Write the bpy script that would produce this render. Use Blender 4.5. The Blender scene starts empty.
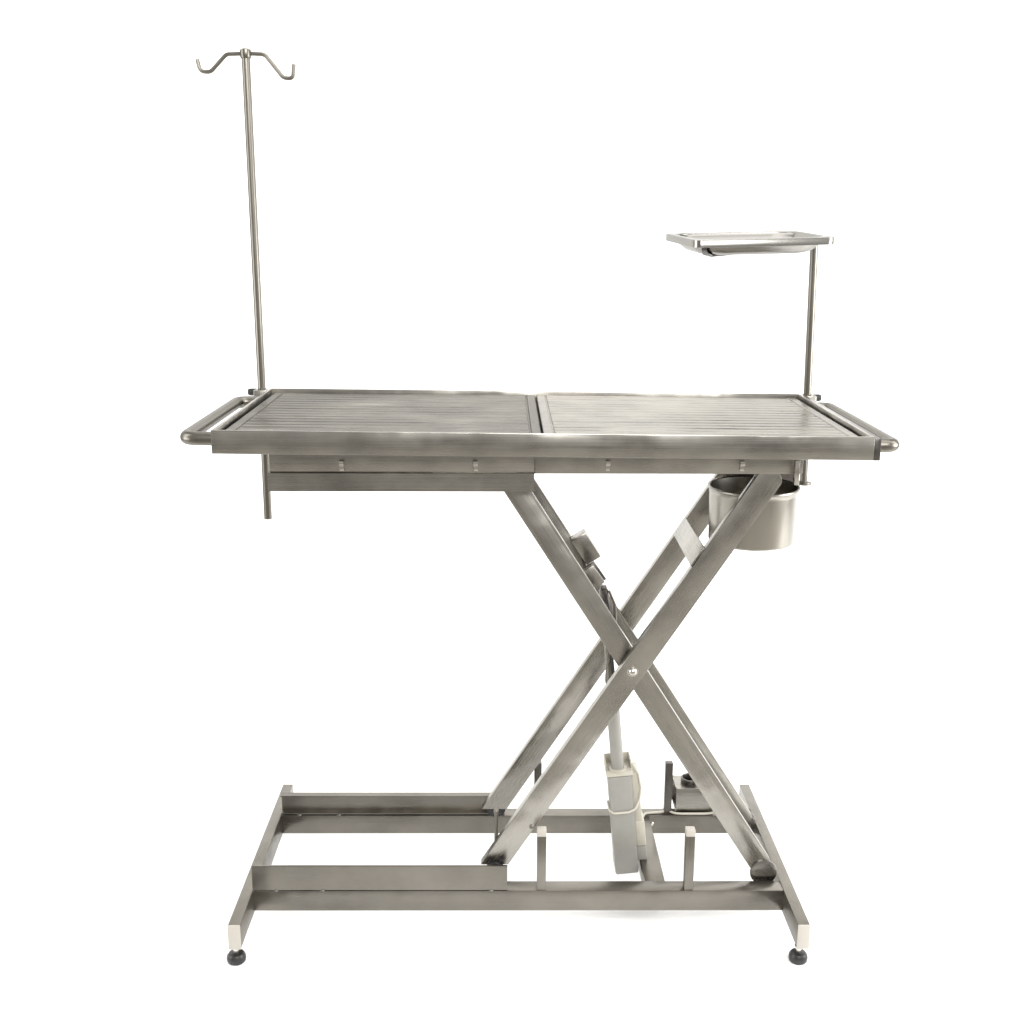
import bpy, bmesh, math, random
from mathutils import Vector, Matrix
random.seed(4)
S = bpy.context.scene
COL = S.collection
PI = math.pi

# ------------------------------------------------------------------ materials
def mat(name, base, metallic=0.0, rough=0.4, streak=None, streak_amt=0.0, bump=0.0, rough_var=0.0, blotch=0.0, spec=0.5, edge=1.0, wave=0.0):
    m = bpy.data.materials.new(name); m.use_nodes = True
    nt = m.node_tree; N = nt.nodes; L = nt.links
    b = N['Principled BSDF']
    b.inputs['Base Color'].default_value = (*base, 1)
    b.inputs['Metallic'].default_value = metallic
    b.inputs['Roughness'].default_value = rough
    b.inputs['Specular IOR Level'].default_value = spec
    b.inputs['Specular Tint'].default_value = (edge, edge, edge, 1)
    if streak:
        tc = N.new('ShaderNodeTexCoord')
        mp = N.new('ShaderNodeMapping'); mp.inputs['Scale'].default_value = streak
        L.new(tc.outputs['Object'], mp.inputs['Vector'])
        n1 = N.new('ShaderNodeTexNoise'); n1.inputs['Scale'].default_value = 1.0
        n1.inputs['Detail'].default_value = 6; n1.inputs['Roughness'].default_value = .65
        L.new(mp.outputs[0], n1.inputs['Vector'])
        n2 = N.new('ShaderNodeTexNoise'); n2.inputs['Scale'].default_value = 7.0
        n2.inputs['Detail'].default_value = 4
        L.new(tc.outputs['Object'], n2.inputs['Vector'])
        def rng(src, a, c):
            r = N.new('ShaderNodeMapRange'); r.inputs['From Min'].default_value = .3; r.inputs['From Max'].default_value = .7
            r.inputs['To Min'].default_value = a; r.inputs['To Max'].default_value = c
            L.new(src, r.inputs['Value']); return r.outputs['Result']
        s = rng(n1.outputs['Fac'], 1 - streak_amt, 1 + streak_amt)
        t = rng(n2.outputs['Fac'], 1 - blotch, 1 + blotch)
        mu = N.new('ShaderNodeMath'); mu.operation = 'MULTIPLY'; L.new(s, mu.inputs[0]); L.new(t, mu.inputs[1])
        vm = N.new('ShaderNodeVectorMath'); vm.operation = 'SCALE'
        vm.inputs[0].default_value = base; L.new(mu.outputs[0], vm.inputs['Scale'])
        L.new(vm.outputs[0], b.inputs['Base Color'])
        if rough_var:
            ra = N.new('ShaderNodeMath'); ra.operation = 'ADD'
            L.new(rng(n1.outputs['Fac'], -rough_var, rough_var), ra.inputs[0]); 
            rb = N.new('ShaderNodeMath'); rb.operation = 'ADD'
            L.new(rng(n2.outputs['Fac'], -rough_var * .6, rough_var * .6), rb.inputs[0]); rb.inputs[1].default_value = rough
            L.new(rb.outputs[0], ra.inputs[1]); L.new(ra.outputs[0], b.inputs['Roughness'])
        if bump:
            bp = N.new('ShaderNodeBump'); bp.inputs['Strength'].default_value = bump; bp.inputs['Distance'].default_value = .0006
            L.new(n1.outputs['Fac'], bp.inputs['Height']); L.new(bp.outputs[0], b.inputs['Normal'])
            if wave:                                  # sheet metal is never quite flat
                n3 = N.new('ShaderNodeTexNoise'); n3.inputs['Scale'].default_value = 9.0; n3.inputs['Detail'].default_value = 1.5
                L.new(tc.outputs['Object'], n3.inputs['Vector'])
                b2 = N.new('ShaderNodeBump'); b2.inputs['Strength'].default_value = 1.0; b2.inputs['Distance'].default_value = wave
                L.new(n3.outputs['Fac'], b2.inputs['Height']); L.new(b2.outputs[0], bp.inputs['Normal'])
    return m

STEEL = (.312, .297, .268)
M = {}
M['steel_x'] = mat('brushed_steel_lengthwise', STEEL, 1, .30, (3, 900, 900), .05, .04, .08, .14, wave=.0085, edge=.85)
M['steel_z'] = mat('brushed_steel_upright', STEEL, 1, .30, (800, 800, 3), .05, .04, .08, .14, wave=.0085, edge=.85)
M['steel_y'] = mat('brushed_steel_crosswise', STEEL, 1, .30, (800, 3, 800), .05, .04, .08, .14, wave=.0085, edge=.85)
BASE = (.180, .168, .147)  # same steel as the top, darkened against light reflected from the floor
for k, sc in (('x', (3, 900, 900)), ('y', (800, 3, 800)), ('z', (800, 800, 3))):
    M['base_' + k] = mat('darkened_steel_base_' + k, BASE, 1, .33, sc, .05, .04, .08, .18, wave=.006, edge=.9)
M['panel'] = mat('shaded_steel_panel', (.225, .213, .191), 1, .38, (4, 260, 40), .38, .2, .15, .25, edge=.50)  # left panel: same steel as the right, shade put into the colour
M['panel_lit'] = mat('lit_steel_panel', (.335, .318, .285), 1, .32, (4, 260, 40), .28, .2, .14, .22, edge=.60)  # right panel: lighter copy, reflected brightness put into the colour
M['tube'] = mat('polished_steel_tube', (.175, .164, .142), 1, .34, (300, 300, 9), .04, .01, .03, .08, edge=.7)
M['tray'] = mat('mirror_steel', (.27, .262, .243), 1, .25, (30, 30, 30), .0, .0, .0, .04, wave=.002, edge=.6)
M['bucket'] = mat('spun_steel', (.30, .285, .252), 1, .29, (60, 60, 3), .02, .0, .02, .05, edge=.8)
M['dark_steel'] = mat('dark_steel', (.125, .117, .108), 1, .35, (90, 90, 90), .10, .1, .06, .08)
M['roller_steel'] = mat('scuffed_steel', (.21, .20, .185), 1, .30, (90, 90, 90), .08, .05, .06, .08)
M['bolt'] = mat('bright_bolt_steel', (.55, .53, .49), 1, .22, (90, 90, 90), .03, .02, .03, .03)
M['cap'] = mat('ivory_plastic_cap', (.41, .382, .34), 0, .5, (60, 60, 60), .02, .02, .03, .03)
M['plastic'] = mat('pale_grey_plastic', (.262, .255, .232), 0, .45, (50, 50, 50), .03, .03, .04, .04)
M['plastic_light'] = mat('cream_plastic', (.45, .425, .36), 0, .45, (50, 50, 50), .03, .03, .04, .04)
M['rubber'] = mat('black_rubber', (.010, .010, .010), 0, .42, (80, 80, 80), .1, .05, .06, .05)
M['paper'] = mat('white_paper', (.955, .955, .95), 0, .9, (9, 9, 9), .004, .0, .02, .003, spec=.1)
M['studio'] = mat('grey_studio_floor', (.34, .325, .30), 0, .8, (4, 4, 4), .06, .0, .04, .06, spec=.2)

# ------------------------------------------------------------------ shape helpers
def obj(name, bm, m, parent=None, sharp=35, label=None):
    bmesh.ops.recalc_face_normals(bm, faces=bm.faces[:])
    me = bpy.data.meshes.new(name); bm.to_mesh(me); bm.free()
    me.materials.append(M[m] if isinstance(m, str) else m)
    for p in me.polygons: p.use_smooth = True
    me.set_sharp_from_angle(angle=math.radians(sharp))
    o = bpy.data.objects.new(name, me); COL.objects.link(o)
    if parent is not None:
        o.parent = parent
        off = Vector(parent.location); q = parent.parent
        while q is not None: off += Vector(q.location); q = q.parent
        me.transform(Matrix.Translation(-off))
    if label: o['label'] = label
    return o

def thing(name, label, cat, loc=(0, 0, 0), group=None):
    o = bpy.data.objects.new(name, None); COL.objects.link(o)
    o.empty_display_size = .05
    o.location = loc; o['label'] = label; o['category'] = cat
    if group: o['group'] = group
    return o

def tilt(bm):                                      # the raised table top stands half a degree out of level
    for v in bm.verts: v.co.z -= .0083 * v.co.x
    return bm

def box(x0, x1, y0, y1, z0, z1, bev=.0015, bm=None, seg=2):
    t = bmesh.new()
    r = bmesh.ops.create_cube(t, size=1)
    for v in t.verts:
        v.co = Vector((x0 + (v.co.x + .5) * (x1 - x0), y0 + (v.co.y + .5) * (y1 - y0), z0 + (v.co.z + .5) * (z1 - z0)))
    if bev: bmesh.ops.bevel(t, geom=t.edges[:], offset=bev, segments=seg, affect='EDGES', profile=.5)
    return merge(bm, t)

def merge(bm, t):
    if bm is None: return t
    me = bpy.data.meshes.new('tmp'); t.to_mesh(me); t.free(); bm.from_mesh(me); bpy.data.meshes.remove(me)
    return bm

def prism(pts, y0, y1, bev=.0015, bm=None):        # outline in the XZ plane, thick along Y
    t = bmesh.new()
    a = [t.verts.new((x, y0, z)) for x, z in pts]; b = [t.verts.new((x, y1, z)) for x, z in pts]
    t.faces.new(a); t.faces.new(b[::-1]); n = len(pts)
    for i in range(n): t.faces.new((a[i], a[(i + 1) % n], b[(i + 1) % n], b[i]))
    bmesh.ops.recalc_face_normals(t, faces=t.faces[:])
    if bev:
        es = [e for e in t.edges if len(e.link_faces) == 2 and e.calc_face_angle(0) > .6]
        bmesh.ops.bevel(t, geom=es, offset=bev, segments=2, affect='EDGES', profile=.5)
    return merge(bm, t)

def fillet(pts, r, n=7):
    P = [Vector(p) for p in pts]; out = [P[0]]
    for i in range(1, len(P) - 1):
        a = (P[i - 1] - P[i]); b = (P[i + 1] - P[i]); la, lb = a.length, b.length
        a.normalize(); b.normalize(); ang = a.angle(b)
        d = min(r / max(math.tan(ang / 2), 1e-3), la * .49, lb * .49)
        p0, p1 = P[i] + a * d, P[i] + b * d
        for k in range(n + 1):
            t = k / n; out.append(p0 * (1 - t) ** 2 + P[i] * 2 * t * (1 - t) + p1 * t * t)
    out.append(P[-1]); return out

def tube(pts, r, seg=20, fil=0, bm=None, cap=True):
    P = fillet(pts, fil) if fil else [Vector(p) for p in pts]
    t = bmesh.new(); rings = []; up = None
    for i, p in enumerate(P):
        d = (P[min(i + 1, len(P) - 1)] - P[max(i - 1, 0)]).normalized()
        if up is None:
            up = d.orthogonal().normalized()
        up = (up - d * up.dot(d)).normalized(); s = d.cross(up)
        rings.append([t.verts.new(p + (up * math.cos(2 * PI * k / seg) + s * math.sin(2 * PI * k / seg)) * r) for k in range(seg)])
    for a, b in zip(rings, rings[1:]):
        for k in range(seg): t.faces.new((a[k], a[(k + 1) % seg], b[(k + 1) % seg], b[k]))
    if cap: t.faces.new(rings[0][::-1]); t.faces.new(rings[-1])
    return merge(bm, t)

def lathe(prof, c, axis='Z', seg=40, bm=None):     # prof: (radius, height) pairs
    t = bmesh.new(); rings = []
    for r, h in prof:
        if r < 1e-6: rings.append([t.verts.new((0, 0, h))]); continue
        rings.append([t.verts.new((r * math.cos(2 * PI * k / seg), r * math.sin(2 * PI * k / seg), h)) for k in range(seg)])
    for a, b in zip(rings, rings[1:]):
        for k in range(seg):
            k2 = (k + 1) % seg
            if len(a) == 1 and len(b) == 1: continue
            if len(a) == 1: t.faces.new((a[0], b[k2], b[k]))
            elif len(b) == 1: t.faces.new((a[k], a[k2], b[0]))
            else: t.faces.new((a[k], a[k2], b[k2], b[k]))
    for v in t.verts:
        x, y, z = v.co
        if axis == 'Y': v.co = (x, z, -y)
        elif axis == 'X': v.co = (z, x, y)
        v.co += Vector(c)
    return merge(bm, t)

# ------------------------------------------------------------------ the setting: a white paper sweep on a grey studio floor
def sweep():
    bm = bmesh.new(); prof = [(-.24, 0), (.0, 0), (.3, 0), (.6, 0), (.9, 0)]
    R = .45; yb = 1.75
    for k in range(17):
        a = PI / 2 * k / 16; prof.append((yb - R + R * math.sin(a), R - R * math.cos(a)))
    prof += [(yb, 1.0), (yb, 1.6), (yb, 2.6)]
    prof2 = [(y, z) for y, z in prof]
    va = [bm.verts.new((-3.7, y, z)) for y, z in prof2]; vb = [bm.verts.new((3.7, y, z)) for y, z in prof2]
    for i in range(len(prof2) - 1): bm.faces.new((va[i], vb[i], vb[i + 1], va[i + 1]))
    return bm
o = obj('backdrop', sweep(), 'paper', sharp=60); o['kind'] = 'structure'
bm = bmesh.new()
vs = [bm.verts.new(p) for p in ((-9, -9, -.004), (9, -9, -.004), (9, 9, -.004), (-9, 9, -.004))]; bm.faces.new(vs)
o = obj('floor', bm, 'studio'); o['kind'] = 'structure'

# ------------------------------------------------------------------ the operating table
T = thing('operating_table', 'brushed stainless steel scissor lift operating table with ribbed two panel top', 'operating table', (-.0475, .29, 0))

# --- base
LX0, LX1, RX0, RX1 = -.6727, -.6462, .5515, .5777
ZB, ZT = .0475, .1046
for x0, x1, fx in ((LX0, LX1, -.664), (RX0, RX1, .563)):
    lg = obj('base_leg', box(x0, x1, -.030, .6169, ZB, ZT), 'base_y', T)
    for y0, y1 in ((-.0335, -.0302), (.6171, .6204)):
        obj('end_cap', box(x0 - .0002, x1 + .0002, y0, y1, ZB - .0004, ZT + .0004, .001), 'cap', lg)
    for fy in (-.006, .585):
        ft = obj('rubber_foot', lathe([(0, 0), (.0165, 0), (.0198, .0035), (.0208, .010), (.0200, .016), (.016, .0215), (.008, .024), (0, .024)], (fx, fy, 0)), 'rubber', lg)
        obj('foot_stem', lathe([(0, .022), (.0062, .022), (.0062, .0335), (.0095, .0335), (.0095, .0385), (.0062, .039), (.0062, ZB + .002), (0, ZB + .002)], (fx, fy, 0), seg=20), 'bolt', lg)

YF0, YF1, YR0, YR1 = .105, .146, .4515, .4900
ZR0, ZR1 = .0525, .1030
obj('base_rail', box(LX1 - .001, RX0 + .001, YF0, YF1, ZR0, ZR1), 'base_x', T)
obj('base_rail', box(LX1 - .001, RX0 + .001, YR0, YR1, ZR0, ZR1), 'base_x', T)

def channel(x0, x1, web, lip, z0, z1, t=.003):      # C profile, web at Y=web, lips reaching to Y=lip
    s = 1 if lip > web else -1
    y = lambda v: web + s * v
    d = abs(lip - web)
    pts = [(0, z0), (d, z0), (d, z0 + t), (t, z0 + t), (t, z1 - t), (d, z1 - t), (d, z1), (0, z1)]
    b = bmesh.new()
    a = [b.verts.new((x0, y(u), z)) for u, z in pts]; c = [b.verts.new((x1, y(u), z)) for u, z in pts]
    b.faces.new(a); b.faces.new(c[::-1])
    for i in range(8): b.faces.new((a[i], a[(i + 1) % 8], c[(i + 1) % 8], c[i]))
    bmesh.ops.recalc_face_normals(b, faces=b.faces[:])
    bmesh.ops.bevel(b, geom=[e for e in b.edges if e.calc_face_angle(0) > .6], offset=.0008, segments=2, affect='EDGES')
    return b
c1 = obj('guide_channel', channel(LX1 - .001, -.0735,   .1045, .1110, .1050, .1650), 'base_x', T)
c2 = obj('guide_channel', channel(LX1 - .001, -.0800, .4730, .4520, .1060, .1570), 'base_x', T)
for x in (-.595, -.49, -.11):                        # small weld beads along the joint
    obj('weld_bead', lathe([(0, -.0060), (.0020, -.0045), (.0030, 0), (.0020, .0045), (0, .0060)], (x, .1048, .1035), 'X', 12), 'tube', c1)
for x in (-.60, -.50):
    obj('weld_bead', lathe([(0, -.0060), (.0020, -.0045), (.0030, 0), (.0020, .0045), (0, .0060)], (x, .4518, .1045), 'X', 12), 'tube', c2)
for x in (.0035, .3365):
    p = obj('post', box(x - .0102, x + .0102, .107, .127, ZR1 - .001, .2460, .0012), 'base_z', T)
    obj('post_cap', box(x - .0104, x + .0104, .1064, .1274, .2362, .2520, .0015), 'cap', p)
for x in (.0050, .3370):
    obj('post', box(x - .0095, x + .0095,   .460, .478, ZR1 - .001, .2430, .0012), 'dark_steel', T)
obj('guide_pin', lathe([(0, .0600), (.0045, .0600), (.0045, .270), (.0062, .2702), (.0062, .2775), (.004, .280), (0, .280)], (-.0985, .1515, 0), seg=16), 'tube', T)
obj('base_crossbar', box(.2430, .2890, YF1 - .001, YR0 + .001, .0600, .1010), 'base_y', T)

# --- scissor arms: pivot at (PX, PZ), arm direction in the XZ plane
PX, PZ = .1975, .6225
def arm(ang, s0, s1, w, y0, y1, low=None, high=None):
    d = Vector((math.cos(ang), math.sin(ang))); n = Vector((-d.y, d.x)); c = Vector((PX, PZ)); h = w / 2
    if d.x < 0: pass
    pts = []
    def p(s, k): q = c + d * s + n * k; return (q.x, q.y)
    # lower end
    if low == 'flat':                                 # sawn level
        k0 = (n.y / d.y) * h
        pts += [p(s0 + k0, -h), p(s0 - k0, h)][::1]
    else:
        for k in range(9):
            a = PI * k / 8; pts.append(p(s0 - math.sin(a) * h * .75, -h + (1 - math.cos(a)) * h))
    # upper end
    if high == 'flat':
        k0 = (n.y / d.y) * h
        pts += [p(s1 - k0, h), p(s1 + k0, -h)]
    else:
        for k in range(9):
            a = PI * k / 8; pts.append(p(s1 + math.sin(a) * h * .75, h - (1 - math.cos(a)) * h))
    return prism(pts, y0, y1, .0018)
AA, AB = math.radians(57.25), math.radians(180 - 57.35)
YA0, YA1, YA2, YA3 = .1255, .1490, .3930, .4150
YB0, YB1, YB2, YB3 = .1600, .1800, .3700, .3900
def arm_mat(name, ang):                              # grain runs along the arm
    m = M['steel_x'].copy(); m.name = name
    mp = next(n for n in m.node_tree.nodes if n.type == 'MAPPING')
    mp.vector_type = 'TEXTURE'; mp.inputs['Rotation'].default_value = (0, -ang, 0)
    mp.inputs['Scale'].default_value = (1 / 3, 1 / 900, 1 / 900)
    return m
M['arm_a'] = arm_mat('brushed_steel_rising_arm', AA); M['arm_b'] = arm_mat('brushed_steel_falling_arm', AB)
a1 = obj('scissor_arm', arm(AA, -.5540, .510, .0525, YA0, YA1, low='flat'), 'arm_a', T)
a2 = obj('scissor_arm', arm(AA, -.5600, .510, .0525, YA2, YA3, low='flat'), 'arm_a', T)
b1 = obj('scissor_arm', arm(AB, -.578, .478, .0490, YB0, YB1), 'arm_b', T)
b2 = obj('scissor_arm', arm(AB, -.578, .478, .0490, YB2, YB3), 'arm_b', T)
for y, p in ((.124, a1), (.3918, a2)):
    obj('pivot_bolt', lathe([(0, -.0075), (.0040, -.0070), (.0075, -.0048), (.0095, -.001), (.0095, .0005), (.0125, .001), (.0125, .0028), (0, .0028)], (PX, y, PZ), 'Y', 28), 'bolt', p)
    obj('pivot_shaft', lathe([(0, .004), (.008, .004), (.008, .055), (0, .055)], (PX, y, PZ), 'Y', 20), 'dark_steel', p)
for (y0, y1), p in (((.1125, .1250), a1), ((.4155, .438), a2)):  # front disc set forward: its black stands in for shade at the arm end
    obj('roller', lathe([(0, y0), (.0235, y0), (.0245, y0 + .0015), (.0245, y1 - .0015), (.0235, y1), (0, y1)], (-.101, 0, .1420), 'Y', 32), 'rubber', p)
for y, p in ((YB0 - .0045, b1), (YB3 - .0015, b2)):
    obj('roller', lathe([(0, y), (.020, y), (.0275, y + .0008), (.0305, y + .0022), (.0310, y + .0040), (.0310, y + .0060), (0, y + .0060)], (.5165, 0, .1170), 'Y', 40), 'roller_steel', p)
q = (PX - .43 * math.cos(AA) + .0185 * math.sin(AA), PZ - .43 * math.sin(AA) - .0185 * math.cos(AA))
obj('weld_glint', lathe([(0, -.0030), (.0030, -.0026), (.0046, -.0008), (.0046, .001), (0, .001)], (q[0], YA0, q[1]), 'Y', 16), 'tube', a1)  # small stud added for the bright highlight of a weld
obj('rail_bolt', lathe([(0, -.0045), (.0040, -.0040), (.0058, -.0015), (.0058, .001), (0, .001)], (.2960, .4515, .0800), 'Y', 16), 'bolt', T)
# flat tie plate along the upper left edges of the two rising arms
def along(ang, s, k):
    d = Vector((math.cos(ang), math.sin(ang))); n = Vector((-d.y, d.x)); q = Vector((PX, PZ)) + d * s + n * k; return (q.x, q.y)
h = .0525 / 2
obj('tie_plate', prism([along(AA, .2630, h), along(AA, .3120, h), along(AA, .3120, h + .004), along(AA, .2630, h + .004)], YA0 + .004, YA2 + .001, .0008), 'steel_y', a1)
# bracket between the two falling arms that carries the head of the actuator
hb = -.049 / 2
obj('cross_tube', prism([along(AB, .200, hb + .002), along(AB, .268, hb + .002), along(AB, .268, hb - .036), along(AB, .200, hb - .036)], .326, YB2 + .001, .002), 'steel_y', b2)
obj('actuator_lug', prism([along(AB, .170, -.016), along(AB, .217, -.016), along(AB, .217, -.042), along(AB, .170, -.044)], .238, .258, .0015), 'steel_z', b1)
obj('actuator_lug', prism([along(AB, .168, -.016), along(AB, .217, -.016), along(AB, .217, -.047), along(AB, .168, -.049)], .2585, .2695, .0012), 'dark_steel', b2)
obj('lug_bar', prism([along(AB, .180, -.014), along(AB, .205, -.014), along(AB, .205, -.0215), along(AB, .180, -.0215)], YB1, YB2, .001), 'dark_steel', b1)

# --- linear actuator, leaning a few degrees
UA = Vector((.0560, 0, -.574)).normalized(); NA = Vector((-UA.z, 0, UA.x))   # down the axis / across to the right
A0 = Vector((.1420, .258, .770))
def ap(s, k, y=0): return A0 + UA * s + NA * k + Vector((0, y, 0))
ACT = thing_act = bpy.data.objects.new('linear_actuator', None); COL.objects.link(ACT); ACT.parent = T
ACT.location = Vector((.2, .258, .3)) - Vector(T.location)
def abox(s0, s1, k0, k1, y0, y1, bev=.002, bm=None, taper=0):
    t = box(k0, k1, y0, y1, s0, s1, bev)
    for v in t.verts:
        k, y, s = v.co; v.co = ap(s, k * (1 - taper * (s - s0) / (s1 - s0)), y)
    return merge(bm, t)
def arod(s0, s1, r, k=0, y=0, bm=None, seg=24): return tube([ap(s0, k, y), ap(s1, k, y)], r, seg, 0, bm)
bmx = arod(.004, .035, .0105)
abox(-.006, .020, -.0075, .0075, -.008, .008, .003, bmx)
obj('clevis', bmx, 'dark_steel', ACT)
obj('inner_rod', arod(.02, .30, .0095), 'tube', ACT)
obj('outer_tube', arod(.255, .452, .0152), 'plastic', ACT)
bd = bmesh.new()
abox(.449, .700, -.0265, .0285, -.035, .030, .005, bd)
body = obj('motor_housing', bd, 'plastic', ACT)
cl = bmesh.new()
arod(.440, .452, .0215, bm=cl); 
obj('collar', cl, 'plastic_light', body)
fl = bmesh.new()
abox(.424, .4452, -.0300, -.0265, -.006, .046, .001, fl)
abox(.424, .4452, .0295, .0330, -.002, .046, .001, fl)
abox(.424, .4452, -.0267, .0297, .042, .046, .001, fl)
abox(.4450, .4485, -.0300, .0330, -.0325, .046, .001, fl)
obj('mounting_frame', fl, 'plastic_light', body)
sd = bmesh.new()
abox(.449, .585, .0288, .0470, -.014, .040, .004, sd)
abox(.575, .640, .0288, .0520, -.018, .036, .004, sd)
obj('side_cover', sd, 'plastic_light', body)
obj('connector', abox(.6405, .678, .0290, .0515, -.016, .030, .003), 'plastic', body)
k = []
for q in ((.530, -.030, .010), (.534, -.0285, -.030), (.538, -.020, -.0385), (.538, .015, -.0385), (.532, .032, -.036), (.515, .043, -.025), (.490, .049, -.018), (.455, .046, -.014), (.430, .034, -.008)):
    k.append(ap(*q))
obj('cable', tube(fillet(k, .012, 5), .0028, 10), 'plastic_light', body)
k2 = [ap(.005, .012, -.006), ap(.035, .022, -.010), ap(.085, .020, -.012), ap(.16, -.003, -.012), ap(.22, -.010, .004), ap(.29, -.006, .016), ap(.40, -.004, .018)]
obj('cable', tube(fillet(k2, .03, 5), .0034, 10), 'tube', ACT)
k3 = [ap(.012, .004, -.013), ap(.07, .010, -.016), ap(.15, .006, -.018), ap(.22, .008, -.008), ap(.28, .008, .014), ap(.40, .006, .018)]
obj('cable', tube(fillet(k3, .03, 5), .0030, 10), 'rubber', ACT)

# --- control bracket on the rear rail
cb = bmesh.new()
x0, x1, y0, y1, z0, z1 = .358, .455, .4630, .5400, .1032, .1710
cb = box(x0, x1, y0, y0 + .003, z0, z1, .0008)
box(x0, x1, y1 - .003, y1, z0, z1, .0008, cb)
box(x0, x1, y0 + .003, y1 - .003, z0, z0 + .003, .0006, cb)
box(x1 - .003, x1, y0 + .003, y1 - .003, z0 + .003, z1 - .003, .0006, cb)
# top plate with a round hole
t = bmesh.new(); cx, cy, rr = .400, .504, .0255; n = 32
ring = []; outer = []
for i in range(n):
    a = 2 * PI * i / n; ring.append((cx + rr * math.cos(a), cy + rr * math.sin(a)))
    c, s = math.cos(a), math.sin(a); f = min((x1 - cx if c > 0 else cx - x0) / max(abs(c), 1e-6), (y1 - .003 - cy if s > 0 else cy - y0 - .003) / max(abs(s), 1e-6))
    outer.append((cx + f * c, cy + f * s))
for z in (z1 - .003, z1):
    pass
vi = [[t.verts.new((x, y, z)) for x, y in ring] for z in (z1 - .003, z1)]
vo = [[t.verts.new((x, y, z)) for x, y in outer] for z in (z1 - .003, z1)]
for i in range(n):
    j = (i + 1) % n
    t.faces.new((vi[1][i], vi[1][j], vo[1][j], vo[1][i])); t.faces.new((vi[0][j], vi[0][i], vo[0][i], vo[0][j]))
    t.faces.new((vi[0][i], vi[0][j], vi[1][j], vi[1][i])); t.faces.new((vo[0][j], vo[0][i], vo[1][i], vo[1][j]))
merge(cb, t)
CB = obj('control_bracket', cb, 'steel_x', T)
obj('socket_ring', lathe([(.0255, -.030), (.0255, .011), (.0240, .013), (.0215, .013), (.0205, .011), (.0205, -.030)], (cx, cy, z1), 'Z', 36), 'dark_steel', CB)
obj('control_cable', tube(fillet([(.247, .285, .120), (.258, .310, .1050), (.264, .42, .1045), (.278, .4570, .1065), (.318, .4620, .1070), (.338, .4650, .1095), (.354, .4570, .1065), (.372, .4550, .1062), (.430, .4550, .1062), (.450, .4555, .1075), (.459, .4570, .1150)], .015, 5), .0030, 10), 'plastic_light', T)

# --- table top (built level, then tilted with the lift)
HW, D, ZTOP, AP = .655, .6000, 1.1672, .0470
XR = .6450
tf = bmesh.new()
R = .0065
def rim_profile(bm):
    box(-HW, XR, 0, R, ZTOP - AP, ZTOP, .0014, bm)                    # front apron
    box(-HW, XR, D - R, D, ZTOP - AP, ZTOP, .0014, bm)                # back apron
    box(-HW, -HW + R, R - .001, D - R + .001, ZTOP - AP, ZTOP, .0014, bm)
    box(XR - R, XR, R - .001, D - R + .001, ZTOP - AP, ZTOP, .0014, bm)
    box(-HW + R - .002, XR - R + .002, R - .002, D - R + .002, ZTOP - AP + .004, ZTOP - AP + .008, 0, bm)   # pan underside
    return bm
TOP = obj('tabletop_frame', tilt(rim_profile(tf)), 'steel_x', T)
obj('end_plate', tilt(box(XR + .0005, .6590, .0025, D - .0025, ZTOP - AP - .001, ZTOP - .0035, .0015)), 'dark_steel', TOP)

def panel(x0, x1, nrib=15):
    y0, y1 = R + .0130, D - R - .0090; z = ZTOP - .0080; b = .018
    bm = bmesh.new()
    ny = nrib * 12; ys = [y0, y0 + .002] ; 
    yy0, yy1 = y0 + b, y1 - b
    prof = [(y0, z - .012), (y0, z - .002), (y0 + .0015, z)]
    prof += [(yy0 - .0015, z)]
    rows = []
    for i in range(ny + 1):
        u = i / ny; yv = yy0 + (yy1 - yy0) * u
        ph = (u * nrib) % 1.0
        # rounded grooves between flat lands
        g = 0.0
        if .28 < ph < .72: g = -.0026 * (.5 - .5 * math.cos(2 * PI * (ph - .28) / .44))
        rows.append((yv, g))
    xs = [x0, x0 + .0015, x0 + b, x0 + b + .0015, x0 + b + .004, x0 + b + .0055, x1 - b - .0055, x1 - b - .004, x1 - b - .0015, x1 - b, x1 - .0015, x1]
    full = [(y0, 0)] + [(y0 + .0015, 0)] + rows + [(y1 - .0015, 0), (y1, 0)]
    grid = []
    for j, (yv, g) in enumerate(full):
        r = []
        for i, x in enumerate(xs):
            zz = z
            if 5 <= i <= 6: zz += g
            if i in (3, 4, 7, 8) and 2 <= j < len(full) - 2: zz -= .0030
            if i in (0, len(xs) - 1) or j in (0, len(full) - 1): zz -= .0015
            r.append(bm.verts.new((x, yv, zz)))
        grid.append(r)
    for j in range(len(full) - 1):
        for i in range(len(xs) - 1): bm.faces.new((grid[j][i], grid[j][i + 1], grid[j + 1][i + 1], grid[j + 1][i]))
    # skirt and underside
    edge = grid[0][:] + [r[-1] for r in grid[1:]] + grid[-1][-2::-1] + [r[0] for r in grid[-2:0:-1]]
    low = [bm.verts.new((v.co.x, v.co.y, z - .014)) for v in edge]
    n = len(edge)
    for i in range(n): bm.faces.new((edge[i], low[i], low[(i + 1) % n], edge[(i + 1) % n]))
    bm.faces.new(low)
    return bm
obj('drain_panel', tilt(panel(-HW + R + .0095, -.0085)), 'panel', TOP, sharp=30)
obj('drain_panel', tilt(panel(-.0030, XR - R - .0090)), 'panel_lit', TOP, sharp=30)
zc = ZTOP - .0205
obj('handle', tilt(tube([(-HW + .004, .0215, zc), (-.7130, .0215, zc), (-.7130, .5080, zc), (-HW + .004, .5080, zc)], .0138, 24, .028)), 'tube', TOP)
obj('handle', tilt(tube([(HW - .004, .0215, zc), (.6920, .0215, zc), (.6920, .5080, zc), (HW - .004, .5080, zc)], .0138, 24, .028)), 'tube', TOP)

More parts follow.
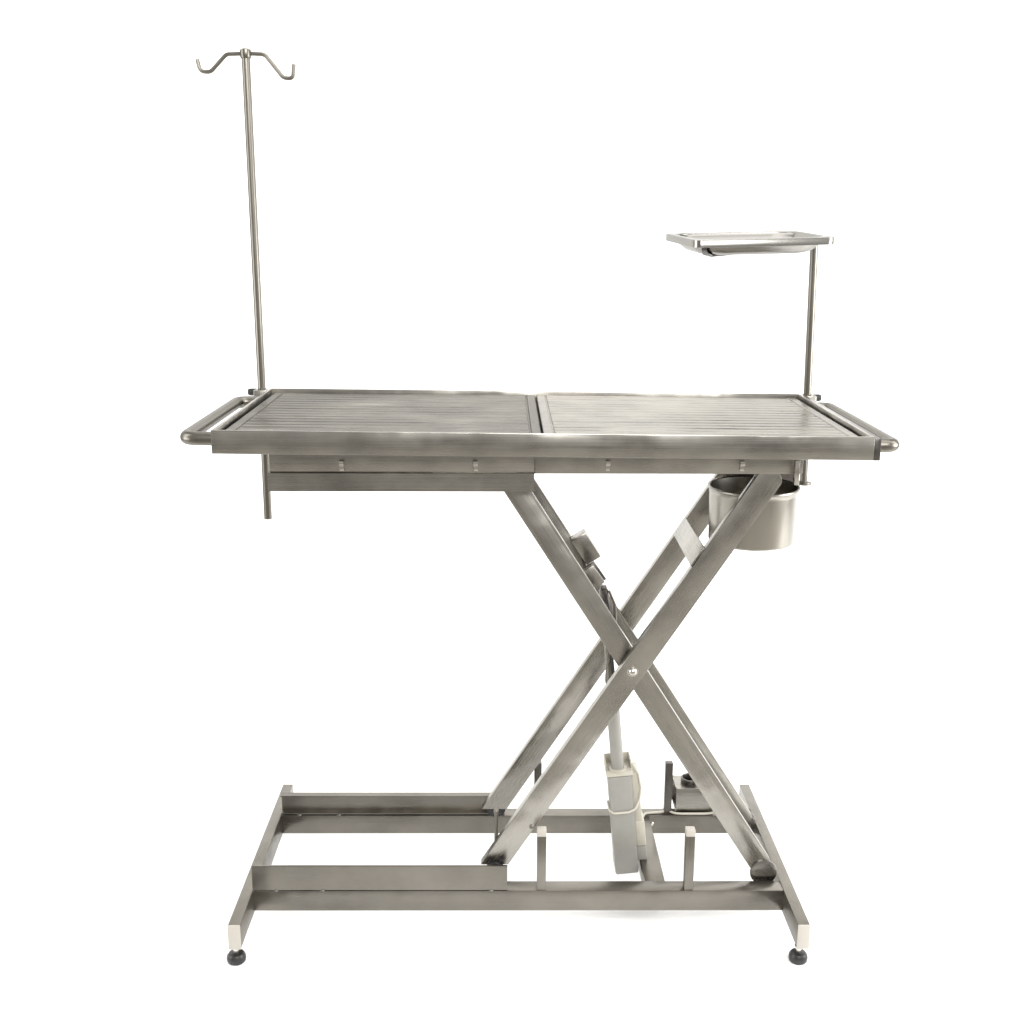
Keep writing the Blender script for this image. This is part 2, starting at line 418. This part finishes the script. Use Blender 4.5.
# --- under frame
z0, z1 = 1.0605, 1.121
UF = obj('under_rail', box(-.020, .5395, .1250, .1600, z0, z1 + .004), 'steel_x', T)
obj('under_rail', box(-.5600, .5395, .4250, .4600, z0, z1 + .004), 'steel_x', T)
obj('under_rail', box(-.5680, -.0205, .1250, .1600, z0, z1 + .004), 'steel_x', T)
obj('cover_plate', box(-.5680, -.0195, .1195, .1245, 1.0655, z1 + .003, .001), 'steel_x', UF)
obj('guide_channel', channel(-.5730, -.0195, .1190, .1590, 1.0235, 1.0618), 'steel_x', T)
obj('guide_channel', channel(-.5650, -.0195, .4600, .4200, 1.0235, 1.0600), 'steel_x', T)
for x in (-.540, .529):
    obj('under_crossbar', box(x - .010, x + .010, .1605, .4245, 1.070, z1 + .003), 'steel_y', T)
for x in (-.4180, -.1410, .1330, .4120):
    yb = .1190 if x < 0 else .1245
    c = box(x - .0052, x + .0052, yb - .010, yb, 1.0800, 1.0900, .0015)
    box(x - .0046, x + .0046, yb - .0025, yb, 1.0672, 1.0800, .0008, c)
    obj('clip', c, 'bolt', T)
c = box(.5200, .5300, .1120, .1245, 1.0400, 1.0930, .0015)
obj('clip', c, 'bolt', T)
# bracket that carries the bucket by the back of its rim, welded under the pan
BX, BY, BZ, BR = .4680, .2600, 1.0050, .0985
br = box(BX - .030, BX + .118, BY + .1055, BY + .1085, .985, 1.122, .0008)
box(BX - .030, BX + .030, BY + .0965, BY + .1056, .9925, .9955, .0006, br)
obj('bucket_bracket', br, 'dark_steel', T)
# sockets for the two poles at the back corners
PY = .6290
for x, zz, sd in ((-.6806, ZTOP + .0056, -1), (.6698, ZTOP - .0055, 1)):
    s = box(x - .016, x + .016, D + .0002, D + .0150, zz - .047, zz - .006, .0015)
    lathe([(.0102, zz - .055), (.0160, zz - .055), (.0160, zz - .006), (.0102, zz - .006), (.0102, zz - .055)], (x, PY, 0), 'Z', 32, s)
    sk = obj('pole_socket', s, 'steel_z', T)
    bmk = lathe([(0, 0), (.004, 0), (.004, .008), (.0070, .009), (.0092, .012), (.0092, .026), (.0072, .031), (0, .032)], (0, 0, 0), 'X', 20)
    for v in bmk.verts: v.co = Vector((x + sd * (.0030 + v.co.x), PY + v.co.y, zz - .014 + v.co.z))
    obj('clamp_knob', bmk, 'rubber', sk)

# ------------------------------------------------------------------ drip pole
IV = thing('drip_pole', 'tall thin steel drip pole with two curled hooks at back left corner', 'drip pole', (-.6806, PY, .836))
obj('pole', tube([(-.6805, PY, .8360), (-.6812, PY, 1.9460)], .0098, 24), 'tube', IV)
obj('collar', lathe([(0, 1.953), (.008, 1.9525), (.0125, 1.950), (.0130, 1.946), (.0130, 1.934), (.0115, 1.931), (.0098, 1.931)], (-.6812, PY, .003), 'Z', 28), 'tube', IV)
obj('hook', tube([(-0.6882, PY, 1.9445), (-0.7257, PY, 1.9430), (-0.7642, PY, 1.9040), (-0.7882, PY, 1.9050), (-0.7937, PY, 1.9320)], .0048, 14, .018), 'tube', IV)
obj('hook', tube([(-0.6732, PY, 1.9450), (-0.6372, PY, 1.9430), (-0.5962, PY, 1.8920), (-0.5742, PY, 1.8900), (-0.5707, PY, 1.9220)], .0048, 14, .018), 'tube', IV)

# ------------------------------------------------------------------ tray stand and tray
TS = thing('tray_stand', 'short steel pole and bracket carrying the instrument tray at back right corner', 'tray stand', (.668, PY, .933))
obj('pole', tube([(.6738, PY, .9330), (.6632, PY, 1.5260)], .0098, 24), 'tube', TS)
obj('stop_disc', lathe([(0, .9280), (.020, .9280), (.0205, .9300), (.0205, .9320), (.020, .9335), (0, .9335)], (.6738, PY, 0), 'Z', 28), 'tube', TS)

# tray: rounded rectangle, turned a little and tipped forward
TRC = Vector((.4810, .5300, 1.5412))
ex = Vector((.323, .040, .0075)).normalized(); ey = Vector((-.030, .258, .0125)); ey = (ey - ex * ey.dot(ex)).normalized(); ez = ex.cross(ey)
def rr_loop(bm, hx, hy, r, z, n=8):
    out = []
    for cx_, cy_, a0 in ((hx - r, hy - r, 0), (-hx + r, hy - r, PI / 2), (-hx + r, -hy + r, PI), (hx - r, -hy + r, 1.5 * PI)):
        for k in range(n + 1):
            a = a0 + PI / 2 * k / n
            out.append(bm.verts.new(TRC + ex * (cx_ + r * math.cos(a)) + ey * (cy_ + r * math.sin(a)) + ez * z))
    return out
def tray_mesh():
    bm = bmesh.new(); HX, HY = .1640, .1320
    L = []
    def l(inset, r, z): L.append(rr_loop(bm, HX - inset, HY - inset, max(r, .004), z))
    l(.062, .03, -.0385); l(.044, .05, -.0375); l(.032, .05, -.0330); l(.0220, .05, -.0230); l(.0170, .05, -.0080); l(.0155, .05, -.0022)
    l(.0022, .022, -.0022); l(.0020, .022, -.0158); l(.0010, .022, -.0168); l(0, .022, -.0161); l(0, .022, -.0008); l(.0008, .022, 0)
    l(.0125, .05, 0); l(.0150, .05, -.0020); l(.0182, .05, -.0080); l(.0235, .05, -.0225); l(.033, .05, -.0315); l(.045, .05, -.0355); l(.062, .03, -.0368)
    for a, b in zip(L, L[1:]):
        n = len(a)
        for i in range(n): bm.faces.new((a[i], a[(i + 1) % n], b[(i + 1) % n], b[i]))
    bm.faces.new(L[0][::-1]); bm.faces.new(L[-1])
    return bm
tr = obj('instrument_tray', tray_mesh(), 'tray', sharp=50)
tr['label'] = 'shallow polished steel tray with raised rim on top of the short right pole'; tr['category'] = 'tray'
def tp(x, y, z): return TRC + ex * x + ey * y + ez * z
def strap(P, w, t):                                  # flat bar along a path in tray space
    bm = bmesh.new(); rings = []
    for i, p in enumerate(P):
        p = Vector(p); d = (Vector(P[min(i + 1, len(P) - 1)]) - Vector(P[max(i - 1, 0)])).normalized()
        s = Vector((-d.y, d.x, 0)); 
        if s.length < 1e-4: s = Vector((1, 0, 0))
        s.normalize(); u = d.cross(s)
        rings.append([bm.verts.new(tp(*(p + s * a * w / 2 + u * b * t / 2))) for a, b in ((-1, -1), (1, -1), (1, 1), (-1, 1))])
    for a, b in zip(rings, rings[1:]):
        for k in range(4): bm.faces.new((a[k], a[(k + 1) % 4], b[(k + 1) % 4], b[k]))
    bm.faces.new(rings[0][::-1]); bm.faces.new(rings[-1]); return bm
obj('support_bar', strap([(.186, .092, -.0405), (.060, .050, -.0405), (-.060, -.040, -.0405), (-.1130, -.0830, -.0395), (-.1290, -.1000, -.0330), (-.1350, -.1120, -.0220), (-.1365, -.1160, -.0050)], .011, .003), 'dark_steel', TS)

# ------------------------------------------------------------------ bucket
bk = lathe([(0, -.1240), (.089, -.1240), (.0925, -.1225), (.0938, -.1190), (.0955, -.0150), (.0962, -.0060), (.0990, -.0040), (.1008, -.0020), (.1012, .0005), (.1000, .0024), (.0975, .0026), (.0945, .0008), (.0940, -.0150), (.0920, -.1190), (.0895, -.1212), (0, -.1212)], (BX, BY, BZ), 'Z', 72)
o = obj('bucket', bk, 'bucket', sharp=50)
o['label'] = 'round stainless steel bucket hanging under the right end of the table top'; o['category'] = 'bucket'

# ------------------------------------------------------------------ light: added, unseen area lamps in a dim room
W = bpy.data.worlds.new('World'); S.world = W; W.use_nodes = True
bg = W.node_tree.nodes['Background']; bg.inputs['Color'].default_value = (1.0, .975, .93, 1); bg.inputs['Strength'].default_value = .56
def area(name, loc, target, sx, sy, power, col=(1, 1, 1)):
    l = bpy.data.lights.new(name, 'AREA'); l.shape = 'RECTANGLE'; l.size = sx; l.size_y = sy; l.energy = power; l.color = col
    o = bpy.data.objects.new(name, l); COL.objects.link(o); o.location = loc
    o.rotation_euler = (Vector(target) - Vector(loc)).to_track_quat('-Z', 'Y').to_euler(); return o
area('added_overhead_light', (.35, .5, 3.6), (.1, .4, 0), 4.2, 2.8, 95)  # added unseen lamp, whitens the floor
area('added_backdrop_light', (-2.5, -.1, 2.2), (-.4, 1.75, .7), 1.2, 1.8, 30)  # added unseen lamps, this and the next, whiten the backdrop
area('added_backdrop_light', (2.5, -.1, 2.2), (.4, 1.75, .7), 1.2, 1.8, 36)
area('added_side_light', (-3.0, -.7, .9), (-.1, .25, 0), 1.6, .8, 32)  # added unseen lamps, this and the next, lift shadows under the table
area('added_side_light', (3.0, -.4, 1.1), (.1, .25, 0), 1.6, 1.0, 70)
area('added_front_light', (.7, -3.0, 2.9), (0, .2, .1), 2.6, 1.3, 148)  # added unseen lamp in front, brightens caps, plastic and floor

# ------------------------------------------------------------------ camera
cam = bpy.data.cameras.new('Camera'); co = bpy.data.objects.new('Camera', cam); COL.objects.link(co)
cam.sensor_width = 36; cam.lens = 36 * 1175.27 / 1024; cam.clip_end = 100
p, y, r = .2418, .0073, .0034
f = Vector((math.sin(y) * math.cos(p), math.cos(y) * math.cos(p), -math.sin(p)))
Rv = Vector((math.cos(y), -math.sin(y), 0)); U = Rv.cross(f)
R2 = Rv * math.cos(r) + U * math.sin(r); U2 = -Rv * math.sin(r) + U * math.cos(r)
co.matrix_world = Matrix(((R2.x, U2.x, -f.x, -.0829), (R2.y, U2.y, -f.y, -2.266), (R2.z, U2.z, -f.z, 1.5684), (0, 0, 0, 1)))
S.camera = co
S.view_settings.view_transform = 'Standard'; S.view_settings.look = 'None'
S.view_settings.exposure = 0; S.view_settings.gamma = 1; S.view_settings.use_curve_mapping = False
S.cycles.max_bounces = 10
